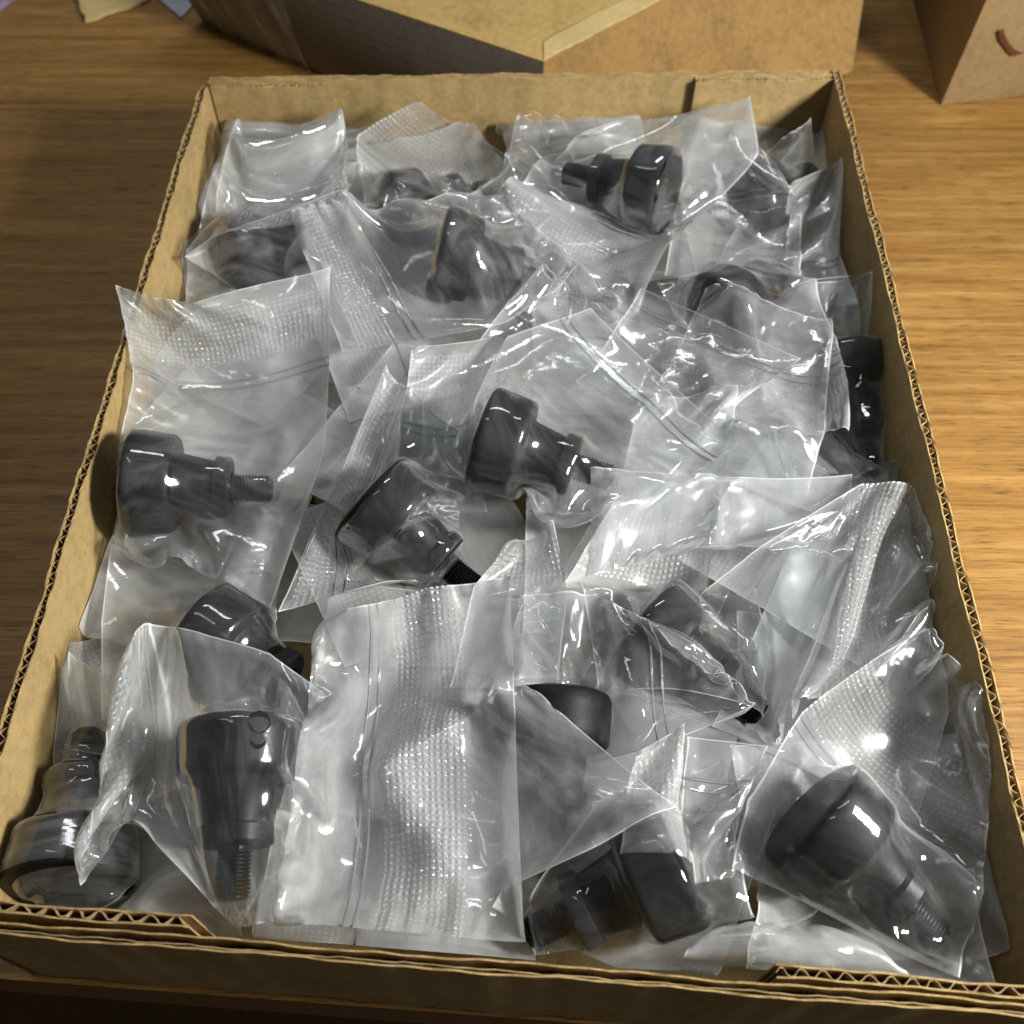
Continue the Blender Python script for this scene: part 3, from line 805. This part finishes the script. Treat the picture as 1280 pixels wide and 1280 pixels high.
# ---------------------------------------------------------------- visible bags, back to front and bottom to top
def B(*a, kn=(), **k):
    X = bag(*a, knobs=kn, **k)
    for q in kn: splat_knob(q)
    return X
B('folded-over milky bag in the back left corner of the tray',
  [[(228, 400, 38), (440, 400, 38)], [(232, 320, 44), (436, 300, 44)], [(262, 220, 52), (432, 200, 52)], [(302, 146, 60), (430, 140, 60)],
   [(262, 200, 70), (431, 180, 70)], [(222, 304, 68), (432, 240, 69)]], kn=(vk1,), mat='film_haze', grip=(.80, .93), zipv=.74)
B('bag with a wide frosted mouth strip standing against the back wall',
  [[(430, 350, 38), (610, 345, 38)], [(455, 250, 44), (600, 250, 44)], [(437, 150, 62), (578, 218, 56)], [(525, 127, 68), (640, 190, 62)]], kn=(vk2,), mat='film_haze', grip=(.74, .95), zipv=.66)
B('small shiny bag corner peeping up at the middle of the back wall',
  [[(600, 330, 40), (790, 330, 40)], [(632, 215, 46), (775, 205, 50)], [(648, 140, 60), (745, 150, 62)]], mat='film_clear', grip=None)
B('lilac-tinged bag wedged upright in the back right corner',
  [[(880, 360, 36), (1040, 345, 36)], [(935, 250, 46), (1045, 230, 50)], [(955, 190, 60), (1016, 134, 66)]], kn=(vk3,), mat='film', grip=None, slack=(1.1, 1.04))
B('narrow bag standing along the right wall near the back',
  [[(930, 430, 40), (1042, 420, 40)], [(985, 320, 46), (1046, 335, 46)], [(985, 235, 58), (1056, 192, 60)]], mat='film', grip=None, zipv=.5, slack=(1.15, 1.03))
B('dark shaded bag with a black knob pressed against the right wall',
  [[(985, 600, 44), (1155, 588, 46)], [(950, 470, 56), (1136, 455, 56)], [(910, 350, 60), (1092, 338, 62)]], kn=(vk4,), mat='film_clear', grip=None, zipv=None, slack=(1.5, 1.2))
B('bag with a curled knurled mouth strip ending near the right wall',
  [[(820, 352, 48), (1000, 330, 48)], [(870, 420, 54), (1045, 410, 54)], [(905, 500, 60), (1062, 470, 60)], [(925, 532, 58), (1060, 540, 56)]], kn=(vk5,), grip=(.68, .93), zipv=.60)
B('clear glossy bag corner beside the knurled strip at the right',
  [[(800, 560, 44), (1010, 620, 44)], [(830, 470, 52), (1030, 540, 50)], [(880, 370, 58), (1040, 400, 54)]], mat='film_clear', grip=None)
B('shiny flat bag under the knob bag at the back right',
  [[(830, 345, 52), (1002, 352, 52)], [(848, 235, 58), (1006, 264, 58)], [(880, 150, 64), (950, 190, 64)]], mat='film_clear', grip=None, slack=(1.12, 1.08))
B('bag with a big black knob and a hanging knurled strip, back right',
  [[(745, 165, 66), (938, 118, 70)], [(690, 195, 58), (955, 200, 60)], [(625, 226, 62), (835, 302, 62)], [(655, 270, 56), (812, 350, 56)], [(700, 312, 50), (791, 394, 50)]], kn=(vk6,), grip=(.62, .80), zipv=.56, slack=(1.1, 1.07))
B('pale bag holding a tilted black knob behind the middle of the tray',
  [[(600, 238, 54), (722, 328, 52)], [(490, 250, 58), (640, 402, 54)], [(368, 284, 58), (428, 441, 54)]], kn=(vk7,), mat='film_haze', grip=(.80, .95), zipv=.72, slack=(1.1, 1.1))
B('crumpled clear bag at the centre back with sharp highlights',
  [[(560, 470, 48), (760, 500, 48)], [(610, 410, 56), (790, 430, 54)], [(680, 330, 60), (760, 400, 58)]], mat='film_clear', grip=None, slack=(1.25, 1.2))
B('glossy bag with long zip ridges running to a point right of centre',
  [[(720, 480, 52), (880, 560, 52)], [(760, 425, 58), (925, 500, 58)], [(800, 360, 62), (1003, 447, 60)]], mat='film_clear', grip=None, zipv=.80)
B('bag whose knurled mouth sticks up left of centre',
  [[(490, 640, 46), (610, 640, 46)], [(500, 525, 56), (590, 520, 56)], [(515, 436, 64), (614, 418, 64)]], grip=(.6, .95), zipv=.5)
B('bag lying low along the left wall under the big knob bag',
  [[(128, 900, 36), (335, 890, 36)], [(124, 778, 46), (345, 785, 46)], [(150, 560, 50), (335, 640, 50)]], kn=(vk8,), grip=None)
B('big bag with a large black knob hanging over the left wall',
  [[(160, 688, 54), (240, 705, 56), (337, 763, 56)], [(136, 580, 58), (270, 600, 60), (406, 562, 58)], [(165, 470, 68), (280, 460, 64), (412, 465, 60)],
   [(146, 358, 82), (240, 374, 76), (415, 330, 66)]], kn=(vk9,), grip=(.78, .96), zipv=.70, slack=(1.06, 1.06), over=True)
B('peaked bag with a knurled left edge and bright creases, left of the middle',
  [[(590, 560, 46), (575, 705, 46)], [(530, 500, 58), (480, 722, 54)], [(484, 455, 64), (345, 766, 56)]], kn=(vk10,), mat='film_clear', grip=(.78, .97), zipv=.70, slack=(1.12, 1.15))
B('frosted bag sheet with a straight lower edge right of the middle',
  [[(700, 732, 54), (890, 727, 54)], [(770, 620, 58), (906, 600, 58)], [(800, 500, 58), (922, 482, 58)]], mat='film_haze', grip=(.10, .42), zipv=None)
B('central bag with a black knob and a diagonal zip along its right side',
  [[(566, 560, 56), (700, 645, 56)], [(632, 412, 64), (835, 612, 60)], [(738, 385, 64), (924, 555, 62)]], kn=(vk11,), mat='film', grip=None, zipv=.84, slack=(1.12, 1.12))
B('bag with a small knurled corner poking up in the middle of the tray',
  [[(560, 860, 50), (700, 850, 50)], [(590, 730, 58), (712, 740, 58)], [(640, 682, 62), (690, 650, 64)]], grip=(.66, .92), zipv=None)
B('long bag sheet lying flat in front of the right wall',
  [[(740, 720, 50), (735, 610, 50)], [(890, 680, 56), (900, 598, 56)], [(1062, 688, 60), (1066, 592, 60)]], mat='film', grip=None, zipv=None, slack=(1.12, 1.02))
B('bag with a broad sparkling knurled band by the right wall',
  [[(870, 740, 52), (966, 918, 52)], [(985, 660, 58), (985, 900, 58)], [(1085, 592, 62), (1000, 880, 60)], [(1150, 604, 62), (1085, 850, 60)], [(1170, 680, 56), (1165, 775, 56)]], kn=(), mat='film_clear', grip=(.50, .84), zipv=None, slack=(1.08, 1.08))
B('clear bag spread over the dark knob right of the middle',
  [[(725, 728, 50), (945, 735, 54)], [(735, 790, 52), (970, 800, 54)], [(750, 860, 52), (965, 880, 52)]], kn=(vk12,), mat='film_clear', grip=None, zipv=None)
B('glossy bag pointing right beside the broad knurled band',
  [[(650, 745, 54), (650, 865, 52)], [(742, 733, 58), (745, 948, 54)], [(800, 775, 60), (820, 935, 57)], [(870, 825, 62), (945, 877, 60)]], kn=(vk13,), mat='film_clear', grip=None, slack=(1.15, 1.08))
B('slim bag standing in the front left corner of the tray',
  [[(12, 1146, 50), (135, 1125, 50)], [(40, 965, 60), (150, 985, 60)], [(82, 808, 62), (152, 852, 62)]], kn=(vk14,), mat='film_haze', grip=None, slack=(1.25, 1.04))
B('creased bag over a black knob at the front right of the middle',
  [[(668, 1190, 56), (945, 1145, 56)], [(655, 1110, 60), (940, 1075, 60)], [(760, 990, 60), (905, 950, 60)]], kn=(vk15,), mat='film_clear', grip=None, slack=(1.06, 1.15))
B('small knurled bag corner between the triangular sheet and the creased bag',
  [[(770, 1080, 56), (860, 1090, 56)], [(780, 1000, 60), (852, 1005, 60)], [(795, 945, 64), (856, 902, 66)]], grip=(.3, .95), zipv=None)
B('narrow glossy bag squeezed beside the big front right bag',
  [[(860, 1120, 54), (915, 1095, 56)], [(850, 1010, 60), (925, 1010, 60)], [(858, 922, 64), (962, 932, 64)]], mat='film_clear', grip=None, slack=(1.3, 1.1))
B('flat milky bag tucked against the front wall at the right corner',
  [[(955, 1080, 44), (1215, 1085, 44)], [(935, 1165, 50), (1235, 1180, 50)], [(935, 1228, 56), (1250, 1242, 56)]], mat='film_haze', grip=None, zipv=None)
B('puffed glossy bag with knurled band in the front right corner',
  [[(912, 1088, 56), (1200, 1222, 58)], [(925, 1000, 62), (1236, 1160, 60)], [(1005, 880, 66), (1238, 1060, 62)], [(1090, 825, 66), (1242, 960, 62)], [(1160, 788, 66), (1242, 884, 64)]], kn=(vk16,), mat='film_clear', grip=(.50, .80), zipv=.46, slack=(1.32, 1.3))
B('low rolled bag strip lying along the front wall',
  [[(850, 1228, 56), (1145, 1226, 58)], [(848, 1195, 62), (1095, 1192, 62)], [(900, 1160, 60), (1060, 1170, 60)]], mat='film', grip=None, zipv=None, slack=(1.04, 1.3))
B('creased bag with an upright black knob at the front left',
  [[(408, 870, 58), (348, 1150, 58)], [(330, 805, 62), (300, 1170, 62)], [(180, 767, 66), (165, 1022, 64)], [(150, 850, 66), (100, 1106, 60)]], kn=(vk17,), mat='film', grip=(.86, .98), zipv=.74, slack=(1.08, 1.12))
B('triangular clear sheet of a bag pointing right at the front',
  [[(480, 960, 58), (590, 1130, 58)], [(560, 905, 62), (655, 1100, 62)], [(642, 848, 66), (850, 1010, 66)]], mat='film_haze', grip=None, zipv=None)
B('large flat bag with a long knurled band at the front middle',
  [[(400, 780, 60), (342, 1160, 60)], [(450, 755, 70), (405, 1178, 70)], [(530, 730, 68), (520, 1186, 68)], [(637, 720, 70), (655, 1186, 66)]], mat='film_haze', grip=(.40, .76), zipv=.30, slack=(1.10, 1.25))


print('script time', time.time() - T0)
